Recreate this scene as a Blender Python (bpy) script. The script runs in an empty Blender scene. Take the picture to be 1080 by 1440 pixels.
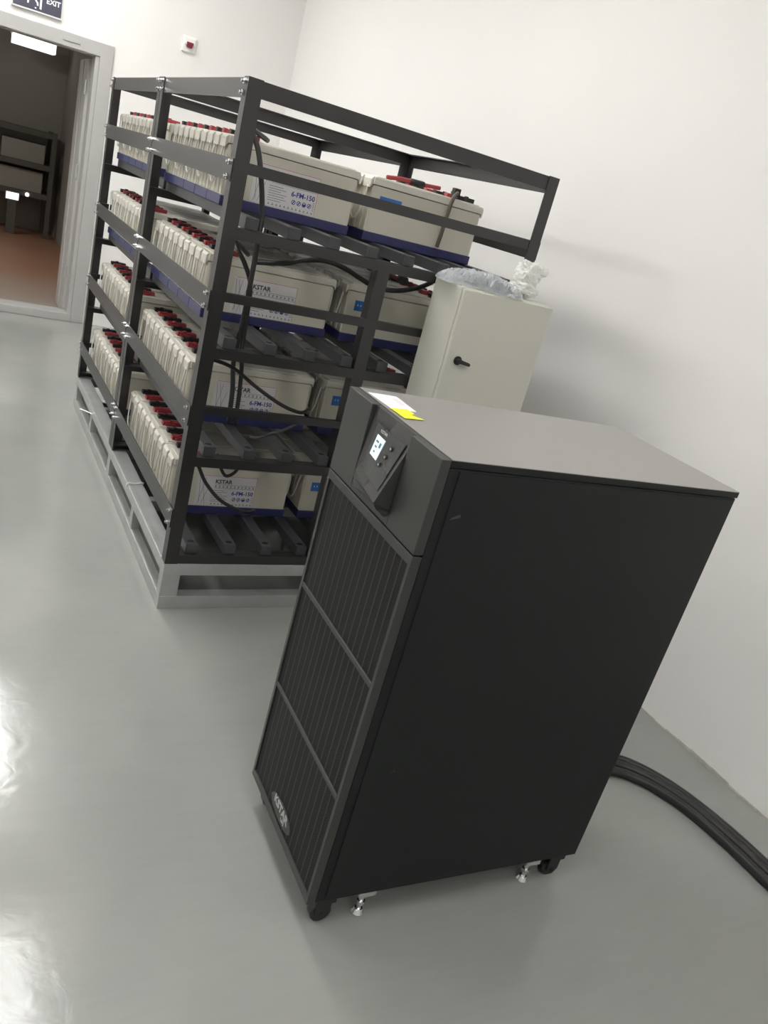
import bpy, bmesh, math, random
from mathutils import Vector, Matrix, Euler, noise
random.seed(7)
C = bpy.context.scene.collection
sc = bpy.context.scene

# ------------------------------------------------------------------ helpers
def link(o, parent=None):
    C.objects.link(o)
    if parent: o.parent = parent
    return o

def mesh(name, bm, mat, parent=None, bevel=0.0, smooth=False, seg=2):
    bmesh.ops.recalc_face_normals(bm, faces=bm.faces)
    me = bpy.data.meshes.new(name); bm.to_mesh(me); bm.free()
    mats = mat if isinstance(mat, (list, tuple)) else [mat]
    for m in mats: me.materials.append(m)
    if smooth:
        for p in me.polygons: p.use_smooth = True
    o = link(bpy.data.objects.new(name, me), parent)
    if bevel:
        b = o.modifiers.new('bevel', 'BEVEL'); b.width = bevel; b.segments = seg
        b.limit_method = 'ANGLE'; b.angle_limit = math.radians(40)
    return o

def empty(name, loc=(0, 0, 0), rot=(0, 0, 0)):
    o = link(bpy.data.objects.new(name, None)); o.location = loc; o.rotation_euler = rot
    o.empty_display_size = .1
    return o

def tag(o, label, cat, group=None, kind=None):
    o['label'] = label; o['category'] = cat
    if group: o['group'] = group
    if kind: o['kind'] = kind
    return o

def struct(o):
    o['kind'] = 'structure'; return o

def box(bm, x0, x1, y0, y1, z0, z1, mi=0):
    v = [bm.verts.new(c) for c in ((x0,y0,z0),(x1,y0,z0),(x1,y1,z0),(x0,y1,z0),(x0,y0,z1),(x1,y0,z1),(x1,y1,z1),(x0,y1,z1))]
    for f in ((0,3,2,1),(4,5,6,7),(0,1,5,4),(1,2,6,5),(2,3,7,6),(3,0,4,7)):
        fc = bm.faces.new([v[i] for i in f]); fc.material_index = mi
    return v

def prism(bm, pts, axis, a0, a1, mi=0):
    """pts: 2D outline in the two other axes, extruded along axis from a0 to a1"""
    def P(p, a):
        return {0: (a, p[0], p[1]), 1: (p[0], a, p[1]), 2: (p[0], p[1], a)}[axis]
    A = [bm.verts.new(P(p, a0)) for p in pts]; B = [bm.verts.new(P(p, a1)) for p in pts]
    n = len(pts)
    fs = [bm.faces.new(A), bm.faces.new(B)]
    for i in range(n):
        fs.append(bm.faces.new((A[i], A[(i+1) % n], B[(i+1) % n], B[i])))
    for f in fs: f.material_index = mi

def cyl(bm, p0, p1, r, n=16, r1=None, mi=0):
    p0, p1 = Vector(p0), Vector(p1); r1 = r if r1 is None else r1
    d = (p1-p0).normalized(); u = d.orthogonal().normalized(); w = d.cross(u)
    A = []; B = []
    for i in range(n):
        t = 2*math.pi*i/n; q = u*math.cos(t)+w*math.sin(t)
        A.append(bm.verts.new(p0+q*r)); B.append(bm.verts.new(p1+q*r1))
    fs = [bm.faces.new(A), bm.faces.new(B)]
    for i in range(n): fs.append(bm.faces.new((A[i], A[(i+1) % n], B[(i+1) % n], B[i])))
    for f in fs: f.material_index = mi

def spline(pts, k=8):
    pts = [Vector(p) for p in pts]; out = []
    P = [pts[0]*2-pts[1]]+pts+[pts[-1]*2-pts[-2]]
    for i in range(1, len(P)-2):
        for j in range(k):
            t = j/k; a, b, c, d = P[i-1], P[i], P[i+1], P[i+2]
            out.append(.5*((2*b)+(c-a)*t+(2*a-5*b+4*c-d)*t*t+(3*b-a-3*c+d)*t**3))
    out.append(pts[-1]); return out

def tube(bm, pts, r, n=10, k=8, closed=False):
    S = spline(pts, k) if k > 1 else [Vector(p) for p in pts]
    rings = []; u = None
    for i, p in enumerate(S):
        d = (S[min(i+1, len(S)-1)]-S[max(i-1, 0)]).normalized()
        if u is None: u = d.orthogonal().normalized()
        u = (u-d*u.dot(d)).normalized(); w = d.cross(u)
        rings.append([bm.verts.new(p+(u*math.cos(2*math.pi*j/n)+w*math.sin(2*math.pi*j/n))*r) for j in range(n)])
    for a, b in zip(rings, rings[1:]):
        for j in range(n): bm.faces.new((a[j], a[(j+1) % n], b[(j+1) % n], b[j]))
    bm.faces.new(rings[0]); bm.faces.new(rings[-1])

def text(name, s, size, mat, parent, M, align='LEFT', depth=.0003, bold=0.0):
    cu = bpy.data.curves.new(name, 'FONT'); cu.body = s; cu.size = size; cu.extrude = depth
    cu.align_x = align; cu.offset = bold; cu.resolution_u = 2
    t = bpy.data.objects.new(name, cu); C.objects.link(t)
    dg = bpy.context.evaluated_depsgraph_get()
    me = bpy.data.meshes.new_from_object(t.evaluated_get(dg))
    bpy.data.objects.remove(t); me.transform(M); me.materials.clear(); me.materials.append(mat)
    return link(bpy.data.objects.new(name, me), parent)

def face_ny(x, y, z):   # text readable from -y
    return Matrix.Translation((x, y, z)) @ Matrix(((1,0,0,0),(0,0,-1,0),(0,1,0,0),(0,0,0,1)))
def face_nx(x, y, z):   # text readable from -x
    return Matrix.Translation((x, y, z)) @ Matrix(((0,0,-1,0),(-1,0,0,0),(0,1,0,0),(0,0,0,1)))

# ------------------------------------------------------------------ materials
def coat_rough(m, r):
    m.node_tree.nodes['Principled BSDF'].inputs['Coat Roughness'].default_value = r

def mat(name, col, rough=.5, metal=0, spec=.5, noise_amt=0, noise_scale=20, bump=0, bump_scale=200, coat=0, trans=0, alpha=1, emit=None, estr=0, rough_var=0, ior=1.45):
    m = bpy.data.materials.new(name); m.use_nodes = True
    nt = m.node_tree; b = nt.nodes['Principled BSDF']
    b.inputs['Base Color'].default_value = (*col, 1); b.inputs['Roughness'].default_value = rough
    b.inputs['Metallic'].default_value = metal; b.inputs['Specular IOR Level'].default_value = spec
    b.inputs['IOR'].default_value = ior
    b.inputs['Coat Weight'].default_value = coat; b.inputs['Transmission Weight'].default_value = trans
    b.inputs['Alpha'].default_value = alpha
    if emit: b.inputs['Emission Color'].default_value = (*emit, 1); b.inputs['Emission Strength'].default_value = estr
    tc = nt.nodes.new('ShaderNodeTexCoord')
    if noise_amt or rough_var:
        n = nt.nodes.new('ShaderNodeTexNoise'); n.inputs['Scale'].default_value = noise_scale; n.inputs['Detail'].default_value = 5
        nt.links.new(tc.outputs['Object'], n.inputs['Vector'])
        if noise_amt:
            r = nt.nodes.new('ShaderNodeMapRange'); r.inputs['To Min'].default_value = 1-noise_amt; r.inputs['To Max'].default_value = 1+noise_amt
            mx = nt.nodes.new('ShaderNodeVectorMath'); mx.operation = 'SCALE'; mx.inputs[0].default_value = col
            nt.links.new(n.outputs['Fac'], r.inputs['Value']); nt.links.new(r.outputs['Result'], mx.inputs['Scale'])
            nt.links.new(mx.outputs['Vector'], b.inputs['Base Color'])
        if rough_var:
            r = nt.nodes.new('ShaderNodeMapRange'); r.inputs['To Min'].default_value = rough-rough_var; r.inputs['To Max'].default_value = rough+rough_var
            nt.links.new(n.outputs['Fac'], r.inputs['Value']); nt.links.new(r.outputs['Result'], b.inputs['Roughness'])
    if bump:
        n2 = nt.nodes.new('ShaderNodeTexNoise'); n2.inputs['Scale'].default_value = bump_scale; n2.inputs['Detail'].default_value = 4
        bp = nt.nodes.new('ShaderNodeBump'); bp.inputs['Strength'].default_value = bump; bp.inputs['Distance'].default_value = .002
        nt.links.new(tc.outputs['Object'], n2.inputs['Vector']); nt.links.new(n2.outputs['Fac'], bp.inputs['Height'])
        nt.links.new(bp.outputs['Normal'], b.inputs['Normal'])
    return m

M_wall = mat('white_paint', (.76, .75, .735), .85, noise_amt=.015, noise_scale=1.2, bump=.15, bump_scale=60)
M_ceil = mat('ceiling_paint', (.72, .72, .71), .9)
M_rack = mat('black_powder_coat', (.019, .018, .0185), .34, spec=.8, noise_amt=.12, noise_scale=12, bump=.1, bump_scale=300)
M_chan = mat('dark_steel_channel', (.066, .068, .072), .42, metal=.35, noise_amt=.2, noise_scale=9)
M_hole = mat('dark_hole', (.004, .004, .004), .8)
M_galv = mat('galvanised_steel', (.47, .48, .475), .42, metal=.55, noise_amt=.16, noise_scale=14, bump=.1, bump_scale=60)
M_bolt = mat('zinc_bolt', (.75, .75, .76), .25, metal=1)
M_cream = mat('cream_abs_plastic', (.60, .575, .49), .42, noise_amt=.03, noise_scale=8)
M_lid = mat('cream_lid_plastic', (.64, .62, .55), .4, noise_amt=.03, noise_scale=8)
M_blue = mat('blue_plastic', (.034, .036, .125), .35, noise_amt=.1, noise_scale=10)
M_rope = mat('white_nylon_rope', (.75, .75, .70), .5)
M_red = mat('red_rubber', (.30, .036, .042), .5)
M_blk = mat('black_rubber', (.018, .017, .018), .5)
M_cable = mat('black_cable_sheath', (.022, .022, .022), .38, noise_amt=.2)
M_label = mat('printed_label_paper', (.66, .65, .66), .5)
M_ink = mat('dark_ink', (.05, .05, .07), .6)
M_inkb = mat('blue_ink', (.045, .05, .26), .6)
M_inkr = mat('red_ink', (.5, .08, .10), .6)
M_stick = mat('blue_sticker', (.03, .16, .48), .5)
M_boxp = mat('light_grey_enamel', (.56, .56, .49), .45, noise_amt=.02, bump=.1, bump_scale=400)
M_ups = mat('black_textured_paint', (.008, .0100, .0100), .5, spec=.35, noise_amt=.15, noise_scale=4, bump=.2, bump_scale=700)
M_bez = mat('black_bezel_plastic', (.030, .030, .029), .42, spec=.7, bump=.1, bump_scale=600)
M_top = mat('lit_top_paint', (.205, .193, .184), .40, spec=1.0, coat=.6, bump=.2, bump_scale=700)  # cabinet black lightened to paint in the light on its top
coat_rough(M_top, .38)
M_rib = mat('grille_rib_paint', (.027, .027, .027), .45)
M_panel = mat('glossy_console_film', (.03, .032, .032), .22)
M_lcd = mat('lcd_backlight', (.5, .6, .62), .3, emit=(.75, .95, 1.0), estr=.62)
M_lcdp = mat('lcd_pixels', (.15, .25, .30), .4)
M_icon = mat('light_print', (.55, .55, .55), .5)
M_logo = mat('silver_print', (.45, .45, .44), .45)
M_paper = mat('white_paper', (.86, .82, .85), .7)
M_yel = mat('yellow_note_paper', (.80, .86, .03), .7)
M_frame = mat('grey_door_frame_paint', (.40, .395, .385), .4, noise_amt=.03)
M_leaf = mat('grey_door_leaf_paint', (.44, .44, .42), .45)
M_sign = mat('dark_sign_panel', (.055, .055, .085), .3, noise_amt=.25, noise_scale=60)
M_signw = mat('sign_white', (.78, .78, .80), .5)
M_alum = mat('brushed_aluminium', (.6, .6, .6), .35, metal=.8)
M_wplast = mat('white_plastic', (.80, .79, .78), .4)
M_rlens = mat('red_lens', (.16, .02, .03), .3)
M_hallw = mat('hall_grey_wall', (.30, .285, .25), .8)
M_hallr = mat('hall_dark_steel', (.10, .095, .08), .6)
def lampmat(k, e): return mat('lamp_diffuser_'+k, (.9, .9, .9), .5, emit=(1, .985, .96), estr=e)
M_lampF, M_lampM, M_lampB = lampmat('bright', 25), lampmat('mid', 21), lampmat('soft', 12)
M_hlamp = mat('hall_lamp_diffuser', (.9, .9, .9), .5, emit=(1, .99, .97), estr=1.2)
M_wheel = mat('black_caster_rubber', (.015, .015, .015), .3)
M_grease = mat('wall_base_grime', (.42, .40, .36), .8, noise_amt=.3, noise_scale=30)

# clear film: mostly see-through thin plastic
def film(name, tint, fac, rough):
    m = bpy.data.materials.new(name); m.use_nodes = True; nt = m.node_tree; nt.nodes.clear()
    out = nt.nodes.new('ShaderNodeOutputMaterial'); mx = nt.nodes.new('ShaderNodeMixShader'); mx.inputs[0].default_value = fac
    tr = nt.nodes.new('ShaderNodeBsdfTransparent'); tr.inputs[0].default_value = (.92, .93, .94, 1)
    p = nt.nodes.new('ShaderNodeBsdfPrincipled'); p.inputs['Base Color'].default_value = (*tint, 1); p.inputs['Roughness'].default_value = rough
    nt.links.new(tr.outputs[0], mx.inputs[1]); nt.links.new(p.outputs[0], mx.inputs[2]); nt.links.new(mx.outputs[0], out.inputs[0])
    return m
M_bag = film('clear_bag_film', (.75, .78, .82), .34, .05)
M_wad = film('milky_plastic_film', (.86, .86, .83), .78, .4)

# polished concrete floor with cloudy tone, fine scuffs, uneven gloss
def floor_mat():
    m = bpy.data.materials.new('sealed_grey_floor'); m.use_nodes = True; nt = m.node_tree; b = nt.nodes['Principled BSDF']
    tc = nt.nodes.new('ShaderNodeTexCoord')
    def nz(s, d=5, dist=0, vec=None):
        n = nt.nodes.new('ShaderNodeTexNoise'); n.inputs['Scale'].default_value = s; n.inputs['Detail'].default_value = d
        n.inputs['Distortion'].default_value = dist
        nt.links.new(vec or tc.outputs['Object'], n.inputs['Vector']); return n
    n1 = nz(2.2, 6, .6)
    cr = nt.nodes.new('ShaderNodeValToRGB'); cr.color_ramp.elements[0].position = .3; cr.color_ramp.elements[1].position = .72
    cr.color_ramp.elements[0].color = (.268, .276, .265, 1); cr.color_ramp.elements[1].color = (.300, .305, .290, 1)
    nt.links.new(n1.outputs['Fac'], cr.inputs['Fac'])
    mp = nt.nodes.new('ShaderNodeMapping'); mp.inputs['Scale'].default_value = (1, 9, 1); mp.inputs['Rotation'].default_value = (0, 0, .5)
    nt.links.new(tc.outputs['Object'], mp.inputs['Vector'])
    n2 = nz(6, 6, .3, mp.outputs['Vector'])
    r2 = nt.nodes.new('ShaderNodeMapRange'); r2.inputs['From Min'].default_value = .3; r2.inputs['From Max'].default_value = .7
    r2.inputs['To Min'].default_value = .985; r2.inputs['To Max'].default_value = 1.015
    nt.links.new(n2.outputs['Fac'], r2.inputs['Value'])
    sc_ = nt.nodes.new('ShaderNodeVectorMath'); sc_.operation = 'SCALE'
    nt.links.new(cr.outputs['Color'], sc_.inputs[0]); nt.links.new(r2.outputs['Result'], sc_.inputs['Scale'])
    nt.links.new(sc_.outputs['Vector'], b.inputs['Base Color'])
    n3 = nz(3, 3, .3)
    r3 = nt.nodes.new('ShaderNodeMapRange'); r3.inputs['From Min'].default_value = .3; r3.inputs['From Max'].default_value = .7
    r3.inputs['To Min'].default_value = .10; r3.inputs['To Max'].default_value = .20
    nt.links.new(n3.outputs['Fac'], r3.inputs['Value']); nt.links.new(r3.outputs['Result'], b.inputs['Roughness'])
    b.inputs['Specular IOR Level'].default_value = .45
    n4 = nz(16, 5, .8)
    bp = nt.nodes.new('ShaderNodeBump'); bp.inputs['Strength'].default_value = .16; bp.inputs['Distance'].default_value = .004
    nt.links.new(n4.outputs['Fac'], bp.inputs['Height']); nt.links.new(bp.outputs['Normal'], b.inputs['Normal'])
    return m
M_floor = floor_mat()

def hall_floor_mat():
    m = bpy.data.materials.new('terracotta_floor_door_spill'); m.use_nodes = True; nt = m.node_tree; b = nt.nodes['Principled BSDF']
    tc = nt.nodes.new('ShaderNodeTexCoord'); sp = nt.nodes.new('ShaderNodeSeparateXYZ'); nt.links.new(tc.outputs['Object'], sp.inputs[0])
    n = nt.nodes.new('ShaderNodeTexNoise'); n.inputs['Scale'].default_value = 1.5; nt.links.new(tc.outputs['Object'], n.inputs['Vector'])
    ad = nt.nodes.new('ShaderNodeMath'); ad.operation = 'ADD'; nt.links.new(sp.outputs['Y'], ad.inputs[0]); nt.links.new(n.outputs['Fac'], ad.inputs[1])
    r = nt.nodes.new('ShaderNodeMapRange'); r.inputs['From Min'].default_value = 5.3; r.inputs['From Max'].default_value = 7.2
    nt.links.new(ad.outputs[0], r.inputs['Value'])
    mx = nt.nodes.new('ShaderNodeMixRGB'); mx.inputs[1].default_value = (.33, .29, .25, 1); mx.inputs[2].default_value = (.36, .19, .115, 1)  # paler beige by the door paints in light spilling from the room
    nt.links.new(r.outputs['Result'], mx.inputs[0]); nt.links.new(mx.outputs[0], b.inputs['Base Color'])
    b.inputs['Roughness'].default_value = .45
    return m
M_hfloor = hall_floor_mat()

# perforated sheet: staggered dark holes in grey-black steel
def perf_mat():
    m = bpy.data.materials.new('perforated_black_sheet'); m.use_nodes = True; nt = m.node_tree; b = nt.nodes['Principled BSDF']
    tc = nt.nodes.new('ShaderNodeTexCoord'); mp = nt.nodes.new('ShaderNodeMapping')
    mp.inputs['Scale'].default_value = (1, 190, 190); mp.inputs['Rotation'].default_value = (math.pi/4, 0, 0)
    nt.links.new(tc.outputs['Object'], mp.inputs['Vector'])
    sp = nt.nodes.new('ShaderNodeSeparateXYZ'); nt.links.new(mp.outputs['Vector'], sp.inputs[0])
    def frac(o):
        a = nt.nodes.new('ShaderNodeMath'); a.operation = 'FRACT'; nt.links.new(o, a.inputs[0])
        s = nt.nodes.new('ShaderNodeMath'); s.operation = 'SUBTRACT'; nt.links.new(a.outputs[0], s.inputs[0]); s.inputs[1].default_value = .5
        q = nt.nodes.new('ShaderNodeMath'); q.operation = 'MULTIPLY'; nt.links.new(s.outputs[0], q.inputs[0]); nt.links.new(s.outputs[0], q.inputs[1]); return q
    a = frac(sp.outputs['Y']); c = frac(sp.outputs['Z'])
    s = nt.nodes.new('ShaderNodeMath'); s.operation = 'ADD'; nt.links.new(a.outputs[0], s.inputs[0]); nt.links.new(c.outputs[0], s.inputs[1])
    lt = nt.nodes.new('ShaderNodeMath'); lt.operation = 'LESS_THAN'; nt.links.new(s.outputs[0], lt.inputs[0]); lt.inputs[1].default_value = .15
    mx = nt.nodes.new('ShaderNodeMixRGB'); mx.inputs[1].default_value = (.012, .0115, .012, 1); mx.inputs[2].default_value = (.002, .002, .002, 1)
    nt.links.new(lt.outputs[0], mx.inputs[0]); nt.links.new(mx.outputs[0], b.inputs['Base Color']); b.inputs['Roughness'].default_value = .6; b.inputs['Specular IOR Level'].default_value = .3
    return m
M_perf = perf_mat()

# ------------------------------------------------------------------ room
XW, YW, ZC = 1.68, 4.43, 3.45
XL, YF = -4.6, -4.6
HR, HY = .62, 9.6          # hall right wall, hall far wall
DX0, DX1, DZ = -.76, .24, 1.935   # door opening
bm = bmesh.new(); box(bm, XL, XW, YF, YW, -.08, 0); struct(mesh('floor', bm, M_floor))
bm = bmesh.new(); box(bm, XL, XW, YF, YW, ZC, ZC+.08); struct(mesh('ceiling', bm, M_ceil))
bm = bmesh.new(); box(bm, XW, XW+.12, YF, YW+.12, -.08, ZC+.08); struct(mesh('wall_right', bm, M_wall))
bm = bmesh.new(); box(bm, XL-.12, XL, YF-.12, YW+.12, -.08, ZC+.08); struct(mesh('wall_left', bm, M_wall))
bm = bmesh.new(); box(bm, XL, XW+.12, YF-.12, YF, -.08, ZC+.08); struct(mesh('wall_front', bm, M_wall))
bm = bmesh.new()
box(bm, XL, DX0, YW, YW+.12, -.08, ZC+.08); box(bm, DX1, XW, YW, YW+.12, -.08, ZC+.08); box(bm, DX0, DX1, YW, YW+.12, DZ, ZC+.08)
struct(mesh('wall_back', bm, M_wall))
# worn joint where the right wall meets the floor
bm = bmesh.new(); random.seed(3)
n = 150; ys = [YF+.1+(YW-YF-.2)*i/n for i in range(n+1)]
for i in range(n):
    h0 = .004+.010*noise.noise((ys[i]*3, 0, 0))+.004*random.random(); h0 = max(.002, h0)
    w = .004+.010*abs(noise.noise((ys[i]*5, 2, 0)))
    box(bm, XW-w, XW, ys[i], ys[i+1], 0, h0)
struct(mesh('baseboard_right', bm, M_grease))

# door frame, threshold and opened leaf
bm = bmesh.new()
fw = .09
prism(bm, [(DX1, 0), (DX1+fw, 0), (DX1+fw, DZ+fw), (DX0-fw, DZ+fw), (DX0-fw, 0), (DX0, 0), (DX0, DZ), (DX1, DZ)], 1, YW-.022, YW)
for xa, xb in ((DX1-.03, DX1), (DX0, DX0+.03)): box(bm, xa, xb, YW-.012, YW+.14, .0, DZ)
for xa, xb in ((DX1-.012, DX1), (DX0, DX0+.012)): box(bm, xa, xb, YW+.14, YW+.20, .0, DZ)
box(bm, DX0+.03, DX1-.03, YW-.012, YW+.14, DZ-.006, DZ)
struct(mesh('trim_1', bm, M_frame, bevel=.003))
bm = bmesh.new(); box(bm, DX0, DX1, YW-.022, YW+.16, 0, .062); struct(mesh('trim_2', bm, M_frame, bevel=.005))
bm = bmesh.new(); box(bm, DX1-.042, DX1-.002, YW+.205, YW+.66, .012, DZ-.02)
box(bm, DX1-.050, DX1-.042, YW+.42, YW+.435, .02, DZ-.03)
leaf = struct(mesh('door_1', bm, M_leaf, bevel=.003))
for zz in (.35, 1.12, 1.72):
    bm = bmesh.new(); cyl(bm, (DX1-.046, YW+.205, zz-.05), (DX1-.046, YW+.205, zz+.05), .009, 12)
    h = mesh('hinge', bm, M_alum, leaf)
# frame closer pad on the head of the frame
bm = bmesh.new(); box(bm, -.02, .10, YW-.030, YW-.020, DZ+.035, DZ+.06)
tag(mesh('magnetic_contact', bm, M_frame, bevel=.002), 'small grey contact block on the head of the door frame', 'sensor')

# hall behind the door
bm = bmesh.new(); box(bm, -3.2, HR, YW+.12, HY, -.08, .0); box(bm, DX0, DX1, YW, YW+.12, -.08, 0.0)
struct(mesh('floor_hall', bm, M_hfloor))
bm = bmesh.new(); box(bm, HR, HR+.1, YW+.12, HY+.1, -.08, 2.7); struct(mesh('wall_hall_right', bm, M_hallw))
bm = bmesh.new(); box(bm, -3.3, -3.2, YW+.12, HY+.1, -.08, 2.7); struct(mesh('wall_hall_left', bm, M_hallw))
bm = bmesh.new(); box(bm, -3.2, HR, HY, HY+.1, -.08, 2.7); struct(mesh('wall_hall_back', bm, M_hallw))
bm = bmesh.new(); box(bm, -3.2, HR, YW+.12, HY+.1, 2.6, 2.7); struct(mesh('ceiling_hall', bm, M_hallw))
t = tag(empty('storage_rack', (-.1, 8.95, 0)), 'dark storage rack seen through the doorway at the far end', 'rack')
for xx in (-.75, -.18, .56):
    bm = bmesh.new(); box(bm, xx, xx+.055, -.0, .05, 0, 1.25); box(bm, xx, xx+.055, .45, .5, 0, 1.25); mesh('post', bm, M_hallr, t)
for zz in (.46, .80, 1.17):
    bm = bmesh.new(); box(bm, -.75, .615, -.01, .5, zz, zz+.06); mesh('shelf', bm, M_hallr, t)
for xx, ww, zz, hh in ((-.62, .36, .52, .22), (-.10, .5, .52, .24), (-.6, .34, .86, .2), (-.08, .48, .86, .22)):
    bm = bmesh.new(); box(bm, xx, xx+ww, 9.02, 9.38, zz, zz+hh)
    pos = {(-.62): 'lower left', (-.10): 'lower right', (-.6): 'upper left', (-.08): 'upper right'}[xx]
    tag(mesh('carton', bm, M_hallw, bevel=.004), 'dull grey carton on the %s bay of the rack beyond the doorway' % pos, 'box', 'cartons on the rack beyond the doorway')
t = tag(empty('hall_ceiling_or_fill_light', (.17, 9.0, 2.085)), 'bright rectangular light hanging in the dark hall beyond the door', 'light')
bm = bmesh.new(); box(bm, -.23, .23, -.12, .12, .0, .10); mesh('diffuser', bm, M_hlamp, t, bevel=.004)
bm = bmesh.new(); box(bm, -.25, .25, -.14, .14, .10, .13); mesh('housing', bm, M_frame, t)
for xx in (-.15, .15):
    bm = bmesh.new(); cyl(bm, (xx, 0, .13), (xx, 0, .515), .004, 8); mesh('hanger_rod', bm, M_alum, t)
t = tag(empty('hall_ceiling_or_fill_light', (-1.6, 6.6, 2.55)), 'added unseen fill light in the hall left of the doorway', 'light')  # lamp added out of view to brighten the dark hall
bm = bmesh.new(); box(bm, -.55, .55, -.15, .15, -.02, .0); mesh('diffuser', bm, mat('hall_fill_diffuser', (.9, .9, .9), .5, emit=(1, .98, .94), estr=34), t)
bm = bmesh.new(); box(bm, -.58, .58, -.18, .18, .0, .05); mesh('housing', bm, M_frame, t)
t = tag(empty('lit_screen', (.07, 8.86, .44)), 'small glowing white screen low in the dark hall', 'screen')
bm = bmesh.new(); box(bm, -.08, .08, .012, .03, -.05, .05); mesh('casing', bm, M_hallr, t)
bm = bmesh.new(); box(bm, -.07, .07, .0, .012, -.04, .04); mesh('display', bm, M_hlamp, t)
bm = bmesh.new(); box(bm, -.05, .05, .0, .05, -.44, -.05); mesh('stand', bm, M_hallr, t)
bm = bmesh.new(); bmesh.ops.create_uvsphere(bm, u_segments=16, v_segments=10, radius=.025)
o = mesh('indicator_lamp', bm, M_hlamp, smooth=True); o.location = (.235, 8.925, .485)
tag(o, 'tiny round lamp glowing on the rack right of the lit screen', 'light')

# exit sign
t = tag(empty('exit_sign', (-.195, YW, 2.17)), 'dark exit sign with running figure above the doorway', 'sign')
bm = bmesh.new(); box(bm, -.152, .152, -.022, -.003, -.082, .10); mesh('panel', bm, M_sign, t, bevel=.002)
bm = bmesh.new(); box(bm, -.156, .156, -.026, 0, -.090, -.080); box(bm, -.156, -.152, -.024, 0, -.09, .104); box(bm, .152, .156, -.024, 0, -.09, .104); box(bm, -.156, .156, -.026, 0, .10, .107)
mesh('frame', bm, M_alum, t)
text('lettering', 'EXIT', .044, M_signw, t, face_ny(.053, -.023, -.016), bold=.0012)
bm = bmesh.new()   # running figure and doorway bar
prism(bm, [(-.052, .030), (-.038, .034), (-.022, .010), (-.030, -.012), (-.052, -.020), (-.056, -.048), (-.066, -.048), (-.064, -.010), (-.050, .002)], 1, -.0245, -.0215)
prism(bm, [(-.030, -.006), (-.020, -.002), (.004, -.030), (.006, -.048), (-.004, -.048), (-.006, -.034)], 1, -.0245, -.0215)
prism(bm, [(-.040, .034), (-.020, .020), (-.004, .026), (-.004, .034), (-.020, .030), (-.036, .048)], 1, -.0245, -.0215)
prism(bm, [(-.070, .030), (-.060, .040), (-.044, .040), (-.044, .032), (-.058, .030), (-.064, .022)], 1, -.0245, -.0215)
cyl(bm, (-.026, -.0245, .060), (-.026, -.0215, .060), .012, 20)
box(bm, -.016, -.006, -.0245, -.0215, -.068, -.060)
prism(bm, [(.014, -.062), (.026, -.066), (.026, .07), (.060, .07), (.060, .08), (.014, .08)], 1, -.0245, -.0215)
mesh('pictogram', bm, M_signw, t)

# fire alarm sounder on the back wall
t = tag(empty('alarm_beacon', (.846, YW, 2.195)), 'small white wall alarm with a red lens above the racks', 'alarm')
bm = bmesh.new(); box(bm, -.052, .052, -.022, .001, -.052, .056); mesh('back_plate', bm, M_wplast, t, bevel=.008, seg=3)
bm = bmesh.new(); box(bm, -.040, .040, -.042, -.020, -.006, .044); mesh('housing', bm, M_wplast, t, bevel=.008, seg=3)
bm = bmesh.new(); prism(bm, [(-.026, .016), (.026, .016), (.018, -.022), (-.018, -.022)], 1, -.056, -.020); mesh('lens', bm, M_rlens, t, bevel=.005, seg=3)

# ------------------------------------------------------------------ ceiling lights and added fill lamps, hung low to light the ceiling
def lamp(x, y, L, W, label):
    t = tag(empty('ceiling_or_fill_light', (x, y, ZC)), label, 'light', None)
    bm = bmesh.new(); box(bm, -.04, .04, -L/2-.012, L/2+.012, -.40, -.36); mesh('housing', bm, M_wplast, t)
    bm = bmesh.new(); box(bm, -W/2, W/2, -L/2, L/2, -.46, -.402); mesh('diffuser', bm, M_lampF if y > 2 else (M_lampM if y > 0 else M_lampB), t, bevel=.01)
    for yy in (-L*.38, L*.38):
        bm = bmesh.new(); cyl(bm, (0, yy, -.36), (0, yy, 0), .004, 8); mesh('hanger_rod', bm, M_alum, t)
lamp(-.26, 3.12, 1.15, .34, 'long white hanging light in front of the doorway')
lamp(-.26, .70, 1.15, .34, 'long white hanging light beside the racks')
lamp(-2.7, 3.12, 1.15, .34, 'added unseen fill light by the left wall near the door wall')  # left row of three added to brighten faces turned that way
lamp(-2.7, .70, 1.15, .34, 'added unseen fill light by the left wall, level with the racks')
lamp(-2.7, -1.9, 1.15, .34, 'added unseen fill light by the left wall behind the camera')
lamp(-.26, -1.95, 1.15, .34, 'added unseen fill light above the camera')  # added for frontal fill from the camera side
lamp(-.26, -3.75, 1.15, .34, 'added unseen fill light nearest the wall behind the camera')  # added unseen lamp, lengthens the fill row behind the camera

# ------------------------------------------------------------------ plinth under the racks
LB, AS, HB, HT = 1.15, 1.122, .18, 1.73
t = tag(empty('rack_plinth', (0, 0, 0)), 'galvanised steel plinth frame under both battery racks', 'frame')
for (x0, x1, y0, y1) in ((0, LB, 0, .05), (0, LB, 2*AS-.05, 2*AS)):
    for z0, z1 in ((0, .05), (.135, HB)):
        bm = bmesh.new(); box(bm, x0, x1, y0, y1, z0, z1); mesh('cross_rail', bm, M_galv, t, bevel=.002)
for x0, x1 in ((0, .065), (LB-.065, LB)):
    for z0, z1 in ((0.0005, .0505), (.1355, HB+.0005)):
        bm = bmesh.new(); box(bm, x0, x1, .0502, 2*AS-.0502, z0, z1); mesh('side_rail', bm, M_galv, t, bevel=.002)
    for yc in (.025, .56, AS, 1.685, 2*AS-.026):
        wd = .028 if yc in (AS,) else .022
        bm = bmesh.new(); box(bm, x0+.001, x1-.001, yc-wd, yc+wd, .049, .137); mesh('upright', bm, M_galv, t, bevel=.001)
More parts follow.
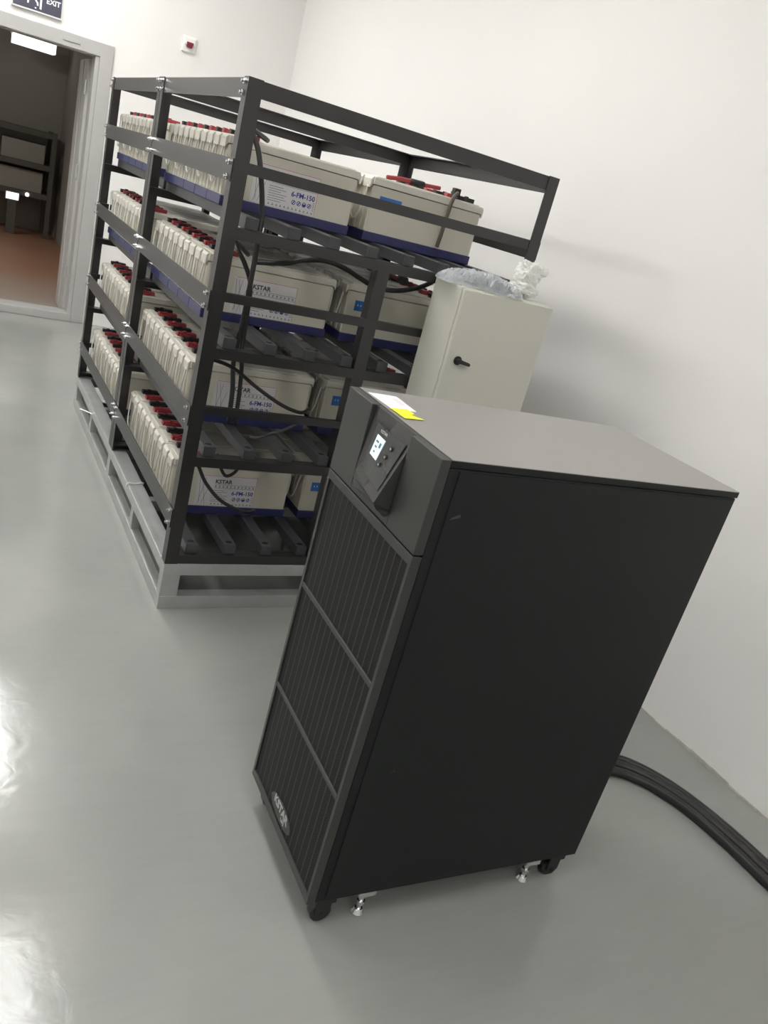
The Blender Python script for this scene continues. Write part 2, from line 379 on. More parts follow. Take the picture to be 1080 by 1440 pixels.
bm = bmesh.new(); box(bm, .034, .038, .052, 2*AS-.052, .052, .134); mesh('dark_sheet', bm, M_rack, t)  # thin black sheet behind the door-side plinth openings
for yc in (.56, AS, 1.685):
    bm = bmesh.new(); box(bm, .064, LB-.064, yc-.022, yc+.022, .136, HB-.001); mesh('cross_rail', bm, M_galv, t)
bm = bmesh.new()
for k in range(2):
    tube(bm, [(-.004, .69, .17), (.0, .688, .186+.002*k), (.03, .692, .184), (.062, .70, .187), (.068, .71, .18)], .0035, 6)
tag(mesh('plastic_tape', bm, M_rope), 'loop of clear plastic tape round the near plinth rail', 'tape')
bm = bmesh.new(); box(bm, .08, .12, 1.83, 2.10, HB+.036, HB+.038)
o = tag(mesh('paper_strip', bm, M_paper), 'white strip lying on the floor channel of the far rack', 'paper')
bm = bmesh.new(); cyl(bm, (-.05, 1.675, .165), (.005, 1.66, .15), .0045, 8); cyl(bm, (-.05, 1.675, .165), (-.058, 1.677, .167), .007, 8)
tag(mesh('anchor_bolt', bm, M_bolt), 'bright bolt sticking out of the plinth side rail', 'bolt')

# ------------------------------------------------------------------ racks
SZ = [1.292, .920, .548, .180]      # underside of shelf beams
SH = .033
CH = .036                            # channel height
AG = [(1.447, 1.511), (1.066, 1.129), (.688, .757), (.320, .388)]
BG = [(1.477, 1.509), (1.101, 1.129), (.733, .759), (.350, .378)]
W_, T_ = .045, .004
def angle(bm, corner, sx, sy, z0, z1, w=W_, t=T_):
    x, y = corner
    prism(bm, [(x, y), (x+sx*w, y), (x+sx*w, y+sy*t), (x+sx*t, y+sy*t), (x+sx*t, y+sy*w), (x, y+sy*w)], 2, z0, z1)
def hexbolt(x, y, z, sx, parent, data={}):
    key = sx
    if key not in data:
        bm = bmesh.new(); cyl(bm, (0, 0, 0), (sx*.007, 0, 0), .0085, 6); cyl(bm, (sx*.007, 0, 0), (sx*.014, 0, 0), .0045, 10)
        o = mesh('bolt', bm, M_bolt, parent); data[key] = o
    else:
        o = data[key].copy(); link(o); o.parent = parent
    o.location = (x, y, z); return o

def rack(name_label, near):
    y_off = 0 if near else AS+.003
    Y = AS-.003
    t = tag(empty('battery_rack', (0, y_off, 0)), name_label, 'rack', 'bolted steel battery racks')
    zb, zt = HB+.0008, HT
    for cx, cy, sx, sy in ((0, 0, 1, 1), (LB, 0, -1, 1), (0, Y, 1, -1), (LB, Y, -1, -1)):
        bm = bmesh.new(); angle(bm, (cx, cy), sx, sy, zb, zt); mesh('post', bm, M_rack, t)
    # middle supports
    for cy, sy in ((.006, 1), (Y-.006, -1)):
        bm = bmesh.new(); angle(bm, (.5405, cy), 1, sy, zb, SZ[0], w=.046); mesh('middle_post', bm, M_rack, t)
    # top beams (channels across and along)
    for cy, sy in ((T_, 1), (Y-T_, -1)):
        bm = bmesh.new(); prism(bm, [(cy, 1.682), (cy+sy*.04, 1.682), (cy+sy*.04, 1.686), (cy+sy*.004, 1.686), (cy+sy*.004, 1.728), (cy, 1.728)] if False else [(cy, 1.682), (cy+sy*.004, 1.682), (cy+sy*.004, 1.724), (cy+sy*.03, 1.724), (cy+sy*.03, 1.728), (cy, 1.728)], 0, T_, LB-T_)
        mesh('top_beam', bm, M_rack, t)
    for cx, sx in ((T_, 1), (LB-T_, -1)):
        bm = bmesh.new(); prism(bm, [(cx, 1.675), (cx+sx*.004, 1.675), (cx+sx*.004, 1.724), (cx+sx*.03, 1.724), (cx+sx*.03, 1.728), (cx, 1.728)], 1, T_+.03, Y-T_-.03)
        mesh('top_beam', bm, M_rack, t)
    # shelf beams with inward leg
    for k, z in enumerate(SZ):
        for cy, sy in ((T_, 1), (Y-T_, -1)):
            bm = bmesh.new(); z1 = z+SH; z0 = max(z, zb)
            prism(bm, [(cy, z0), (cy+sy*.004, z0), (cy+sy*.004, z1-.004), (cy+sy*.048, z1-.004), (cy+sy*.048, z1), (cy, z1)], 0, T_, LB-T_)
            mesh('shelf_beam', bm, M_rack, t)
        # channels along
        for i in range(8):
            x0 = .070+i*.1405
            if i == 7: x0 = 1.04
            key = 'chan'
            if key not in proto:
                bm = bmesh.new(); box(bm, 0, .043, .018, Y-.018, 0, CH)
                proto[key] = mesh('channel_rail', bm, M_chan, t, bevel=.002)
                o = proto[key]
                bm = bmesh.new()
                for yy in (.045, Y-.045):
                    v0 = len(bm.verts)
                    pts = [(.0215+.012*math.cos(a*math.pi/10), yy+.009*math.sin(a*math.pi/10)) for a in range(20)]
                    prism(bm, pts, 2, CH-.002, CH+.0006)
                proto['slot'] = mesh('bolt_slot', bm, M_hole, o)
            else:
                o = proto[key].copy(); link(o); o.parent = t
                s = proto['slot'].copy(); link(s); s.parent = o
            o.location = (x0, 0, z+SH+.0002)
    # guard rails along the door side and the wall side
    for (z0, z1) in AG:
        for cx, sx in ((-T_-.0003, 1), (LB+T_+.0003, -1)):
            bm = bmesh.new(); prism(bm, [(cx, z0), (cx+sx*T_, z0), (cx+sx*T_, z1), (cx, z1)], 1, .002, Y-.002)
            mesh('guard_rail', bm, M_rack, t, bevel=.001)
    # guards across the end
    gs = BG[:3] if near else BG
    cy, sy = (T_, 1) if near else (Y-T_, -1)
    for (z0, z1) in gs:
        bm = bmesh.new(); prism(bm, [(cy, z0), (cy+sy*.004, z0), (cy+sy*.004, z1-.003), (cy+sy*.02, z1-.003), (cy+sy*.02, z1), (cy, z1)], 0, T_, LB-T_)
        mesh('end_guard', bm, M_rack, t)
    for yy in (.023, Y-.023):
        for z0, z1 in AG:
            for zz in (z0+.012, z1-.012): hexbolt(-T_, yy, zz, -1, t)
        for zz in (1.686, 1.716): hexbolt(0, yy, zz, -1, t)
    return t
proto = {}
rack('near black steel rack of four battery shelves on the galvanised plinth', True)
rack('far black steel rack of four battery shelves, nearer the doorway', False)

# ------------------------------------------------------------------ batteries
BL, BW, BH = .468, .160, .222
def make_battery():
    t = empty('battery')
    bm = bmesh.new(); box(bm, -.002, BL+.002, -.001, BW+.001, 0, .032)
    mesh('base_tray', bm, M_blue, t, bevel=.003)
    bm = bmesh.new(); box(bm, .004, BL-.004, .003, BW-.003, .030, .188)
    for xs in (0, BL):
        s = 1 if xs == 0 else -1
        for yc in (.012, .052, .062, .098, .108, .148):
            box(bm, min(xs+s*.0005, xs+s*.006), max(xs+s*.0005, xs+s*.006), yc-.005, yc+.005, .034, .186)
    mesh('case', bm, M_cream, t, bevel=.0015, seg=1)
    bm = bmesh.new(); box(bm, -.001, BL+.001, 0, BW, .190, .2145)
    box(bm, .012, BL-.012, .012, BW-.012, .2145, .2185)
    for xs in (0, BL):
        s = 1 if xs == 0 else -1
        for y0, y1 in ((.008, .070), (.090, .152)):
            prism(bm, [(xs, .190), (xs-s*.011, .176), (xs-s*.011, .206), (xs-s*.004, .2145), (xs+s*.004, .2145)] , 1, y0, y1)
    mesh('lid', bm, M_lid, t, bevel=.0025)
    for xs in (0, BL):
        s = 1 if xs == 0 else -1; x = xs-s*.009
        bm = bmesh.new()
        tube(bm, [(x, .030, .185), (x-s*.004, .032, .14), (x-s*.006, .045, .085), (x-s*.006, .08, .062), (x-s*.006, .115, .085), (x-s*.004, .128, .14), (x, .130, .185)], .0032, 6, 4)
        mesh('rope_handle', bm, M_rope, t, smooth=True)
    for name, yc, m in (('red_terminal_cap', .040, M_red), ('black_terminal_cap', .120, M_blk)):
        bm = bmesh.new(); box(bm, .030, .105, yc-.014, yc+.014, .2185, .234)
        box(bm, .040, .080, yc-.021, yc+.021, .2185, .229)
        cyl(bm, (.06, yc, .2335), (.06, yc, .238), .009, 12)
        mesh(name, bm, m, t, bevel=.004, seg=2)
    return t

def copy_tree(o):
    c = o.copy(); link(c)
    for ch in BASE:
        d = ch.copy(); link(d); d.parent = c
    return c

def label_parts(t, lv):
    """printed label on the near side of a battery: art, brand line, model line, icons"""
    y = .003-.0002
    bm = bmesh.new(); box(bm, .098, .333, y-.0008, y+.001, .036, .160)
    lab = mesh('printed_label', bm, M_label, t)
    y -= .0009
    text('brand_lettering', 'KSTAR', .022, M_ink, lab, face_ny(.166, y, .128), bold=.0007)
    text('model_lettering', '6-FM-150', .0225, M_inkb, lab, face_ny(.237, y, .082), bold=.0006)
    bm = bmesh.new()
    for z in (.1225, .1085): box(bm, .165, .330, y-.0003, y, z, z+.0009)
    for i in range(11):
        x = .167+i*.0150
        box(bm, x, x+.006, y-.0003, y, .112, .1135); box(bm, x+.002, x+.0035, y-.0003, y, .1115, .1195); box(bm, x, x+.007, y-.0003, y, .1165, .118)
    for r in range(7):
        z = .098-r*.0075
        box(bm, .156, .156+[.05, .062, .044, .066, .058, .066, .048][r], y-.0003, y, z, z+.0014)
    for i in range(12):
        x = .160+i*.0144; box(bm, x, x+.007, y-.0003, y, .040, .0415); box(bm, x+.002, x+.004, y-.0003, y, .040, .046)
    for r in range(5):
        box(bm, .320, .327, y-.0003, y, .052+r*.006, .0535+r*.006)
    mesh('small_print', bm, M_ink, lab)
    bm = bmesh.new()
    for (xa, za, xb, zb) in ((.104, .150, .114, .045), (.108, .040, .128, .150), (.114, .150, .136, .040), (.122, .040, .145, .120)):
        prism(bm, [(xa, za), (xa+.0010, za), (xb+.0010, zb), (xb, zb)], 1, y-.0003, y)
    mesh('line_art', bm, M_ink, lab)
    bm = bmesh.new()
    for i in range(4):
        cx = .250+i*.0195; R0, R1 = .0078, .0056
        P = [(math.cos(a*math.pi/8), math.sin(a*math.pi/8)) for a in range(16)]
        for a in range(16):
            p, q = P[a], P[(a+1) % 16]
            prism(bm, [(cx+p[0]*R0, .064+p[1]*R0), (cx+q[0]*R0, .064+q[1]*R0), (cx+q[0]*R1, .064+q[1]*R1), (cx+p[0]*R1, .064+p[1]*R1)], 1, y-.0003, y)
        if i == 2: box(bm, cx-.005, cx+.005, y-.0004, y, .058, .066)
        else: prism(bm, [(cx-.004, .060), (cx-.001, .059), (cx+.004, .067), (cx+.001, .069)], 1, y-.0004, y)
    mesh('safety_icons', bm, M_inkb, lab)
    bm = bmesh.new(); box(bm, .106, .331, y-.0003, y, .157, .1585); box(bm, .3305, .3317, y-.0003, y, .038, .1585); mesh('red_border', bm, M_inkr, lab)

B0 = make_battery(); used = False; BASE = list(B0.children)
levels = ['top shelf', 'second shelf', 'third shelf', 'bottom shelf']
ordn = ['nearest the camera', 'second from the near end', 'third from the near end', 'fourth from the near end', 'furthest from the camera']
for near in (True, False):
    rk = 'near rack' if near else 'far rack'
    for lv in range(4):
        z = SZ[lv]+SH+CH+.0008
        for col in (0, 1):
            rows = 'door-side row' if col == 0 else 'wall-side row'
            for k in range(5):
                if col == 1 and not near: continue      # fully hidden behind the other rows
                b = B0 if not used else copy_tree(B0); used = True
                y = (.283 if near else AS+.265)+k*.165+random.uniform(-.0015, .0015)
                if col == 0:
                    b.location = (.060, y, z)
                else:
                    b.location = (.590+BL, y+BW, z); b.rotation_euler = (0, 0, math.pi)
                b['spot'] = 0; del b['spot']
                tag(b, 'cream battery %s, %s, %s of %s' % (ordn[k], rows, levels[lv], rk), 'battery',
                    'cream batteries on the %s of the %s' % (levels[lv], rk))
                if near and k == 0 and col == 0: label_parts(b, lv)
                if near and k == 0 and col == 1:
                    bm = bmesh.new(); box(bm, BL-.125, BL-.035, BW-.003, BW-.0018, .120, .158)
                    st = mesh('blue_sticker', bm, M_stick, b)
                    bm = bmesh.new()
                    for i in range(6): box(bm, BL-.050-i*.012, BL-.046-i*.012, BW-.0018, BW-.0015, .138, .144)
                    mesh('white_print', bm, M_label, st)

# ------------------------------------------------------------------ cables in the near rack
def cable(name, pts, r, label, m=M_cable, cat='cable', ends=True):
    bm = bmesh.new(); tube(bm, pts, r, 12)
    t = mesh(name, bm, m, smooth=True); tag(t, label, cat)
    return t
c = cable('power_cable', [(.20, .34, 1.592), (.10, .25, 1.615), (.085, .17, 1.602), (.110, .14, 1.55), (.135, .12, 1.45), (.150, .11, 1.36), (.148, .098, 1.30), (.148, .095, 1.20), (.148, .095, 1.10), (.147, .098, 1.00), (.150, .118, .94), (.148, .11, .88), (.158, .10, .80), (.166, .10, .68)], .0085,
          'thick black cable dropping from the top shelf past the battery labels')
c = cable('power_cable', [(.20, .32, 1.222), (.12, .22, 1.262), (.098, .13, 1.252), (.125, .12, 1.215), (.158, .12, 1.15), (.170, .13, 1.05), (.172, .13, .99), (.170, .12, .93), (.178, .11, .88), (.185, .10, .78), (.188, .10, .68)], .0075,
          'black cable curving down from the second shelf behind the near post')
c = cable('power_cable', [(.18, .20, 1.215), (.259, .12, 1.241), (.316, .11, 1.264), (.392, .11, 1.277), (.466, .11, 1.268), (.535, .10, 1.245), (.60, .10, 1.228), (.68, .10, 1.232), (.76, .10, 1.256), (.82, .11, 1.285)], .0085,
          'long black cable arching under the top shelf above the second-shelf batteries')
c = cable('power_cable', [(.05, .12, .885), (.087, .10, .891), (.152, .10, .872), (.239, .10, .820), (.343, .10, .768), (.43, .12, .742), (.50, .2, .735)], .0065,
          'black cable sloping across the third-shelf battery label')
c = cable('power_cable', [(.05, .12, .56), (.086, .10, .518), (.128, .10, .45), (.197, .10, .385), (.295, .12, .338), (.36, .18, .318)], .0065,
          'black cable sloping across the bottom-shelf battery label')
c = cable('power_cable', [(.150, .11, .56), (.168, .10, .516), (.195, .10, .484), (.227, .10, .505), (.240, .105, .55)], .0060,
          'short black cable looping under the third shelf')
c = cable('power_cable', [(.262, .12, .632), (.278, .09, .640), (.315, .09, .658), (.363, .09, .676), (.415, .10, .700)], .0060,
          'grey cable end rising from the third-shelf channels', m=M_chan)
c = cable('terminal_lead', [(.955, .36, 1.60), (.925, .275, 1.600), (.905, .262, 1.575), (.898, .262, 1.50), (.894, .262, 1.44), (.893, .266, 1.40)], .0075,
          'dark lead hanging down the side of the wall-side top-shelf battery', m=mat('brown_grey_lead', (.10, .085, .07), .5))
bm = bmesh.new(); box(bm, -.013, .013, -.013, .013, 0, .030); p_ = mesh('connector', bm, M_blk, c, bevel=.003); p_.location = (.925, .285, 1.586)
t = tag(empty('link_strap', (0, 0, 0)), 'red jumper strap with a black sleeve over the wall-side top-shelf batteries', 'cable')
bm = bmesh.new(); tube(bm, [(.67, .36, 1.588), (.74, .365, 1.596), (.82, .37, 1.597), (.90, .365, 1.602)], .0075, 10); mesh('red_sleeve', bm, M_red, t, smooth=True)
bm = bmesh.new(); tube(bm, [(.77, .366, 1.5965), (.83, .37, 1.5975)], .0115, 10, 2); mesh('black_sleeve', bm, M_blk, t, smooth=True)
t = tag(empty('link_strap', (0, 0, 0)), 'dark red jumper strap above the wall-side second-shelf batteries', 'cable')
bm = bmesh.new(); tube(bm, [(.665, .26, 1.245), (.72, .27, 1.262), (.78, .28, 1.255), (.86, .29, 1.238)], .008, 10); mesh('red_sleeve', bm, mat('dark_red_rubber', (.10, .02, .025), .5), t, smooth=True)
bm = bmesh.new(); box(bm, .69, .73, .25, .285, 1.245, 1.272); box(bm, .775, .81, .262, .295, 1.24, 1.268); mesh('terminal_boot', bm, M_blk, t, bevel=.005)

# ------------------------------------------------------------------ wall box clamped to the end of the near rack
X0, X1, Y0, Y1, Z0, Z1 = .757, 1.142, -.200, -.010, .70, 1.318
t = tag(empty('breaker_box', (X0, Y0, Z0)), 'pale grey steel electrical box fixed to the end of the near rack', 'electrical box')
w, d, h = X1-X0, Y1-Y0, Z1-Z0
bm = bmesh.new(); box(bm, 0, w, .016, d, 0, h); mesh('enclosure', bm, M_boxp, t, bevel=.004)
bm = bmesh.new(); box(bm, .003, w-.003, .0, .0145, .003, h-.003); dr = mesh('door', bm, M_boxp, t, bevel=.005, seg=3)
bm = bmesh.new(); cyl(bm, (.051, -.004, .381), (.051, .001, .381), .0155, 24); lk = mesh('lock', bm, M_blk, dr, bevel=.001)
bm = bmesh.new(); cyl(bm, (.051, -.016, .381), (.051, -.003, .381), .008, 16)
prism(bm, [(.034, .386), (.040, .376), (.090, .370), (.094, .375), (.090, .381), (.045, .390)], 1, -.022, -.012)
mesh('handle', bm, M_blk, dr, bevel=.0015)
bm = bmesh.new()
for zz in (.12, .50): box(bm, .02, .06, d-.001, d+.0095, zz, zz+.03); box(bm, w-.06, w-.02, d-.001, d+.0095, zz, zz+.03)
mesh('mounting_bracket', bm, M_alum, t)

# clear bag of fittings on the box
def pillow(bm, cx, cy, cz, a, b, h, rot, seed, nu=30, nv=18, amp=.012, lip=True):
    top = {}; bot = {}
    for i in range(nu+1):
        for j in range(nv+1):
            u, v = -1+2*i/nu, -1+2*j/nv
            hh = max(0, (1-abs(u)**2.2)*(1-abs(v)**2.2))**.55
            x, y = u*a*(1-.10*v*v), v*b*(1-.10*u*u)
            nn = (.45-abs(noise.noise((u*5+seed, v*4, 1)))*1.6)*.6+(.3-abs(noise.noise((u*13, v*11+seed, 2))))*.5
            z = h*hh+amp*nn*(.35+hh)
            X = cx+x*math.cos(rot)-y*math.sin(rot); Y = cy+x*math.sin(rot)+y*math.cos(rot)
            top[i, j] = bm.verts.new((X, Y, cz+max(.001, z)))
            bot[i, j] = top[i, j] if (i in (0, nu) or j in (0, nv)) else bm.verts.new((X, Y, cz+.0006))
    for i in range(nu):
        for j in range(nv):
            bm.faces.new((top[i, j], top[i+1, j], top[i+1, j+1], top[i, j+1]))
            q = (bot[i, j], bot[i, j+1], bot[i+1, j+1], bot[i+1, j])
            if len(set(q)) == 4:
                try: bm.faces.new(q)
                except ValueError: pass
t = tag(empty('fittings_bag', (0, 0, 0)), 'clear crinkled plastic bag of metal fittings on top of the grey box', 'bag')
bm = bmesh.new(); pillow(bm, .873, -.108, Z1+.0005, .155, .082, .048, -.30, 3.1, nu=60, nv=34, amp=.022); mesh('bag_film', bm, M_bag, t)
bm = bmesh.new()
for (x, y, s, r) in ((.86, -.12, .030, .3), (.90, -.10, .026, 1.0), (.95, -.12, .032, .1), (.97, -.09, .02, .6)):
    cyl(bm, (x-s*math.cos(r), y-s*math.sin(r), Z1+.014), (x+s*math.cos(r), y+s*math.sin(r), Z1+.016), .009, 8)
    cyl(bm, (x+s*math.cos(r), y+s*math.sin(r), Z1+.016), (x+(s+.01)*math.cos(r), y+(s+.01)*math.sin(r), Z1+.016), .013, 6)
mesh('fittings', bm, M_chan, t)

def crumple(bm, c, r, seed, sq=(1, 1, 1), amp=.35):
    k0 = len(bm.verts)
    g = bmesh.ops.create_icosphere(bm, subdivisions=4, radius=1)
    for v in g['verts']:
        d = v.co.normalized()
        n_ = noise.noise(d*1.6+Vector((seed, 0, 0)))*.9+abs(noise.noise(d*4+Vector((0, seed, 0))))*.8-.25
        q = d*(1+amp*n_)
        v.co = Vector((q.x*r*sq[0]+c[0], q.y*r*sq[1]+c[1], q.z*r*sq[2]+c[2]))
t = tag(empty('crumpled_film', (0, 0, 0)), 'crumpled milky white plastic film at the right end of the grey box top', 'plastic film')
bm = bmesh.new(); crumple(bm, (1.060, -.10, 1.398), .050, 2.0, (.95, .8, 1.05)); crumple(bm, (1.108, -.095, 1.418), .030, 5.0, (1.2, .8, .7))
crumple(bm, (1.052, -.11, 1.350), .044, 7.0, (1.15, 1.0, .6)); crumple(bm, (1.020, -.11, 1.340), .026, 9.5, (1.1, .9, .7))
mesh('outer_film', bm, M_wad, t)
bm = bmesh.new(); crumple(bm, (1.045, -.105, 1.390), .020, 1.0, (1, .9, 1.2), .2); mesh('yellow_core', bm, mat('yellowish_foam', (.62, .63, .35), .7), t)

# ------------------------------------------------------------------ UPS tower
UX, UY, UZ, UYAW = .041, -1.3736, .0828, -.0247
UW, UD, UH, BZ = .4176, .752, 1.0495, .0212
U = tag(empty('power_supply_cabinet', (UX, UY, 0), (.0049, .0079, UYAW)), 'black tower power supply cabinet on casters with a lit display', 'power supply')
Z = lambda z: z+UZ
bm = bmesh.new(); box(bm, .0, UD-.002, .0015, UW-.0015, Z(0), Z(UH-.016)); mesh('cabinet_body', bm, M_ups, U, bevel=.002)
bm = bmesh.new(); box(bm, .0, UD, 0, UW, Z(UH-.0145), Z(UH-.0012)); mesh('top_cover', bm, M_ups, U, bevel=.001)
bm = bmesh.new(); box(bm, .0005, UD-.0005, .0005, UW-.0005, Z(UH-.0013), Z(UH)); mesh('lit_top_panel', bm, M_top, U)  # thin skin with the top light in its colour, edges stay black
for y0, y1 in ((-.001, .0025), (UW-.0025, UW+.001)):
    bm = bmesh.new(); box(bm, .022, UD-.012, y0, y1, Z(.012), Z(UH-.020)); mesh('side_panel', bm, M_ups, U, bevel=.0008)
# upper bezel: a carved front with a tilted console
F = -BZ
bm = bmesh.new(); box(bm, F, -.001, .0, .1195, Z(.862), Z(UH-.001)); box(bm, F, -.001, .2985, UW, Z(.862), Z(UH-.001))
box(bm, F, -.001, .1195, .2985, Z(.862), Z(.885)); box(bm, -.006, -.001, .1195, .2985, Z(.885), Z(UH-.001))
bz = mesh('front_bezel', bm, M_bez, U, bevel=.0015)
# console wedge: recessed at the top, proud at its lower right
bm = bmesh.new()
yR, yL = .121, .297
V = lambda a, b, z: bm.verts.new((a, b, Z(z)))
fR = [V(-.0075, yR, UH-.002), V(-.058, yR+.004, .905), V(-.046, yR+.010, .890), V(-.0212, yR+.016, .872)]
fM = [V(-.0100, .20, UH-.002), V(-.046, .20, .905), V(-.036, .20, .890), V(-.0212, .20, .872)]
fL = [V(-.0110, yL, UH-.002), V(-.0216, yL, .905), V(-.0214, yL, .890), V(-.0212, yL-.01, .872)]
bR, bM, bL = [[V(-.004, y, z) for z in (UH-.002, .905, .890, .872)] for y in (yR, .20, yL)]
for i in range(3):
    bm.faces.new((fR[i], fM[i], fM[i+1], fR[i+1])); bm.faces.new((fM[i], fL[i], fL[i+1], fM[i+1]))
    bm.faces.new((fR[i], fR[i+1], bR[i+1], bR[i])); bm.faces.new((fL[i], bL[i], bL[i+1], fL[i+1]))
bm.faces.new((fR[0], bR[0], bM[0], fM[0])); bm.faces.new((fM[0], bM[0], bL[0], fL[0]))
bm.faces.new((fR[3], fM[3], bM[3], bR[3])); bm.faces.new((fM[3], fL[3], bL[3], bM[3]))
bm.faces.new((bR[0], bR[1], bR[2], bR[3], bM[3], bM[2], bM[1], bM[0])); bm.faces.new((bM[0], bM[1], bM[2], bM[3], bL[3], bL[2], bL[1], bL[0]))
con = mesh('console', bm, M_bez, U)
# plane of the right half of the console face for placing screen and icons
A0 = Vector((-.0075, yR, Z(UH-.002))); A1 = Vector((-.058, yR+.004, Z(.905))); A2 = Vector((-.0100, .20, Z(UH-.002))); A3 = Vector((-.046, .20, Z(.905)))
L0 = Vector((-.0110, yL, Z(UH-.002))); L1 = Vector((-.0216, yL, Z(.905)))
def CP(b, z, off=0):
    s = (UH-.002-z)/(UH-.002-.905)
    if b <= .20:
        u = (b-yR)/(.20-yR); P = A0.lerp(A1, s).lerp(A2.lerp(A3, s), u)
    else:
        u = (b-.20)/(yL-.20); P = A2.lerp(A3, s).lerp(L0.lerp(L1, s), u)
    return Vector((P.x-off, P.y, P.z))
def quad(bm, bs, zs, off, n=6):
    # conforming patch, bs = (b left, b right)
    g = [[bm.verts.new(CP(bs[0]+(bs[1]-bs[0])*i/n, zs[0]+(zs[1]-zs[0])*j/n, off)) for j in range(n+1)] for i in range(n+1)]
    g2 = [[bm.verts.new(CP(bs[0]+(bs[1]-bs[0])*i/n, zs[0]+(zs[1]-zs[0])*j/n, off-.0012)) for j in range(n+1)] for i in range(n+1)]
    for G in (g, g2):
        for i in range(n):
            for j in range(n): bm.faces.new((G[i][j], G[i+1][j], G[i+1][j+1], G[i][j+1]))
    for i in range(n):
        for j in (0, n): bm.faces.new((g[i][j], g[i+1][j], g2[i+1][j], g2[i][j]))
    for j in range(n):
        for i in (0, n): bm.faces.new((g[i][j], g[i][j+1], g2[i][j+1], g2[i][j]))
bm = bmesh.new(); quad(bm, (.265, .135), (1.022, .925), .0012, 10); mesh('display_film', bm, M_panel, con)
bm = bmesh.new(); quad(bm, (.246, .205), (1.003, .962), .0026, 4); lcd = mesh('lcd_screen', bm, M_lcd, con)
bm = bmesh.new()
for k in range(3): quad(bm, (.240-.003*k, .226), (.994-.010*k, .990-.010*k), .0030, 1)
quad(bm, (.220, .211), (.994, .984), .0030, 1); mesh('screen_print', bm, M_lcdp, lcd)
for (b_, z_) in ((.170, 1.000), (.175, .981), (.183, .962)):
    bm = bmesh.new(); p = CP(b_, z_, .0020); cyl(bm, p, p+Vector((-.002, 0, 0)), .0050, 14); mesh('button', bm, M_bez, con)
    bm = bmesh.new(); q = CP(b_, z_, .0042); cyl(bm, q, q+Vector((-.0004, 0, 0)), .0022, 8); mesh('button_symbol', bm, M_icon, con)
p = CP(.238, 1.010, .0026); text('brand_lettering', 'KSTAR', .010, M_icon, con, face_nx(p.x, p.y, p.z))
# lower door with perforated sheet, ribs and bars
bm = bmesh.new()
box(bm, F, -.001, 0, UW, Z(.838), Z(.858)); box(bm, F, -.001, 0, UW, Z(0), Z(.020))
box(bm, F, -.001, 0, .011, Z(.020), Z(.838)); box(bm, F, -.001, UW-.011, UW, Z(.020), Z(.838))
for zc in (.569, .289): box(bm, F+.0005, -.004, .011, UW-.011, Z(zc-.0065), Z(zc+.0065))
dr = mesh('grille_door', bm, M_bez, U, bevel=.001, seg=1)
bm = bmesh.new(); box(bm, F+.004, -.004, .011, UW-.011, Z(.020), Z(.838)); mesh('perforated_sheet', bm, M_perf, dr)
nr = 15
for i in range(1, nr):
    yy = .011+(UW-.022)*i/nr
    bm = bmesh.new(); box(bm, F+.0036, F+.0050, yy-.0019, yy+.0019, Z(.020), Z(.838)); mesh('rib', bm, M_rib, dr)
bm = bmesh.new()
P = [(.2205+.067*math.cos(a*math.pi/16)*(1), .052+.024*math.sin(a*math.pi/16)) for a in range(32)]
prism(bm, [(y, Z(z)) for y, z in P], 0, F+.001, F+.008); bd = mesh('badge', bm, M_bez, dr, bevel=.001)
text('brand_lettering', 'KSTAR', .030, M_logo, bd, face_nx(F+.0006, .266, Z(.052)), bold=.0010)
text('small_lettering', 'UPS', .013, M_logo, bd, face_nx(F+.0006, .212, Z(.038)), bold=.0003)
# casters and levelling feet
def caster(x, y):
    bm = bmesh.new(); cyl(bm, (x, y-.012, .0262), (x, y+.012, .0262), .026, 24); w_ = mesh('caster_wheel', bm, M_wheel, U, bevel=.003)
    bm = bmesh.new(); box(bm, x-.018, x+.018, y-.017, y-.0135, .026, .066); box(bm, x-.018, x+.018, y+.0135, y+.017, .026, .066)
    box(bm, x-.024, x+.024, y-.022, y+.022, .064, Z(0)); cyl(bm, (x, y-.019, .0262), (x, y+.019, .0262), .006, 10)
    mesh('caster_fork', bm, M_blk, w_)
for x, y in ((.035, .030), (UD-.050, .030), (.035, UW-.030), (UD-.050, UW-.030)): caster(x, y)
for x, y in ((.135, .022), (UD-.135, .022), (.135, UW-.022), (UD-.135, UW-.022)):
    bm = bmesh.new(); box(bm, x-.022, x+.022, y-.018, y+.016, Z(-.016), Z(0)); cyl(bm, (x, y, .014), (x, y, Z(-.010)), .006, 10)
    cyl(bm, (x, y, .004), (x, y, .016), .016, 16, r1=.010); cyl(bm, (x, y, .030), (x, y, .040), .011, 6)
    mesh('levelling_foot', bm, M_bolt, U, bevel=.001)
# scuffs on the side panel
bm = bmesh.new(); prism(bm, [(.083, Z(.352)), (.090, Z(.358)), (.097, Z(.353)), (.090, Z(.361))], 1, -.0014, -.0009)
prism(bm, [(.030, Z(.936)), (.052, Z(.943)), (.050, Z(.949)), (.034, Z(.941))], 1, -.0014, -.0009)
mesh('scuff_mark', bm, M_chan, U)

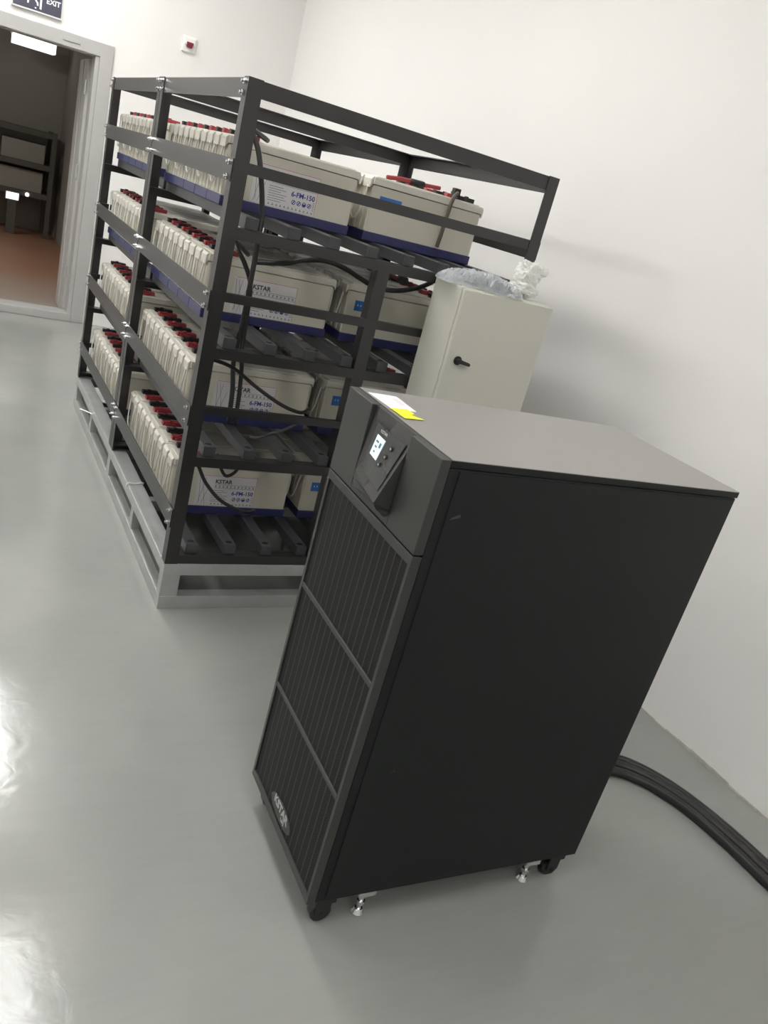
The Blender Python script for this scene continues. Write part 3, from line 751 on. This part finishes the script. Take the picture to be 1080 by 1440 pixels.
UM = Matrix.Translation((UX, UY, 0)) @ Euler((.0049, .0079, UYAW)).to_matrix().to_4x4()
def on_top(name, pts, m, label, cat, z0, th=.0006, curl=0):
    bm = bmesh.new(); zz = Z(UH)+z0
    prism(bm, pts, 2, zz, zz+th); bmesh.ops.transform(bm, matrix=UM, verts=bm.verts)
    return tag(mesh(name, bm, m), label, cat)
pp = on_top('paper_sheet', [(.004, .380), (.072, .377), (.070, .277), (.012, .272)], M_paper, 'white sheet of paper on top of the black cabinet', 'paper', .0003)
bm = bmesh.new()
for k in range(4): box(bm, .050+.004*k, .0515+.004*k, .31, .36, Z(UH)+.0009, Z(UH)+.0011)
bmesh.ops.transform(bm, matrix=UM, verts=bm.verts); mesh('faint_print', bm, mat('pale_ink', (.55, .52, .56), .7), pp)
on_top('sticky_note', [(.008, .276), (.052, .284), (.052, .252), (.041, .245), (.060, .222), (.012, .216)], M_yel, 'yellow note tucked beside the white sheet on the black cabinet', 'paper', .0013)

# ------------------------------------------------------------------ floor cables behind the UPS
for i, (dx, dz, rr, lab) in enumerate(((0, 0, .0155, 'dark green-black cable on the floor, the one nearest the cabinet'), (.034, 0, .0155, 'black floor cable running between the other two behind the cabinet'), (.067, .0, .014, 'black floor cable closest to the right wall'))):
    P = [(.80, -1.18-.3*dx, .20+dz), (.86, -1.16-.2*dx, .10+dz), (.98, -1.11+.2*dx, .035+dz), (1.12, -1.063+1.0*dx, rr+.001), (1.23, -1.070+1.25*dx, rr+.001), (1.305+.5*dx, -1.118+1.15*dx, rr+.001), (1.362+.85*dx, -1.21+.7*dx, rr+.001), (1.395+dx, -1.34, rr+.001), (1.405+dx, -1.56, rr+.001), (1.40+dx, -2.0, rr+.001), (1.41+dx, -2.8, rr+.001), (1.40+dx, -3.6, rr+.001)]
    bm = bmesh.new(); tube(bm, P, rr, 14)
    tag(mesh('floor_cable', bm, M_cable, smooth=True), lab, 'cable', 'floor cables behind the cabinet')

# ------------------------------------------------------------------ camera, world, view
cam = bpy.data.cameras.new('camera'); co = link(bpy.data.objects.new('camera', cam))
co.location = (-.7468, -2.471, 1.5089); co.rotation_euler = (1.2019, -.2512, -.4669)
cam.sensor_fit = 'HORIZONTAL'; cam.sensor_width = 36; cam.lens = 1133.74/1080*36
cam.clip_start = .02
sc.camera = co
w = bpy.data.worlds.new('world'); sc.world = w; w.use_nodes = True
w.node_tree.nodes['Background'].inputs[0].default_value = (.5, .52, .55, 1); w.node_tree.nodes['Background'].inputs[1].default_value = .4
vs = sc.view_settings; vs.view_transform = 'Standard'; vs.look = 'None'; vs.gamma = 1; vs.exposure = 0; vs.use_curve_mapping = False
sc.cycles.max_bounces = 10; sc.cycles.diffuse_bounces = 6; sc.cycles.transparent_max_bounces = 12
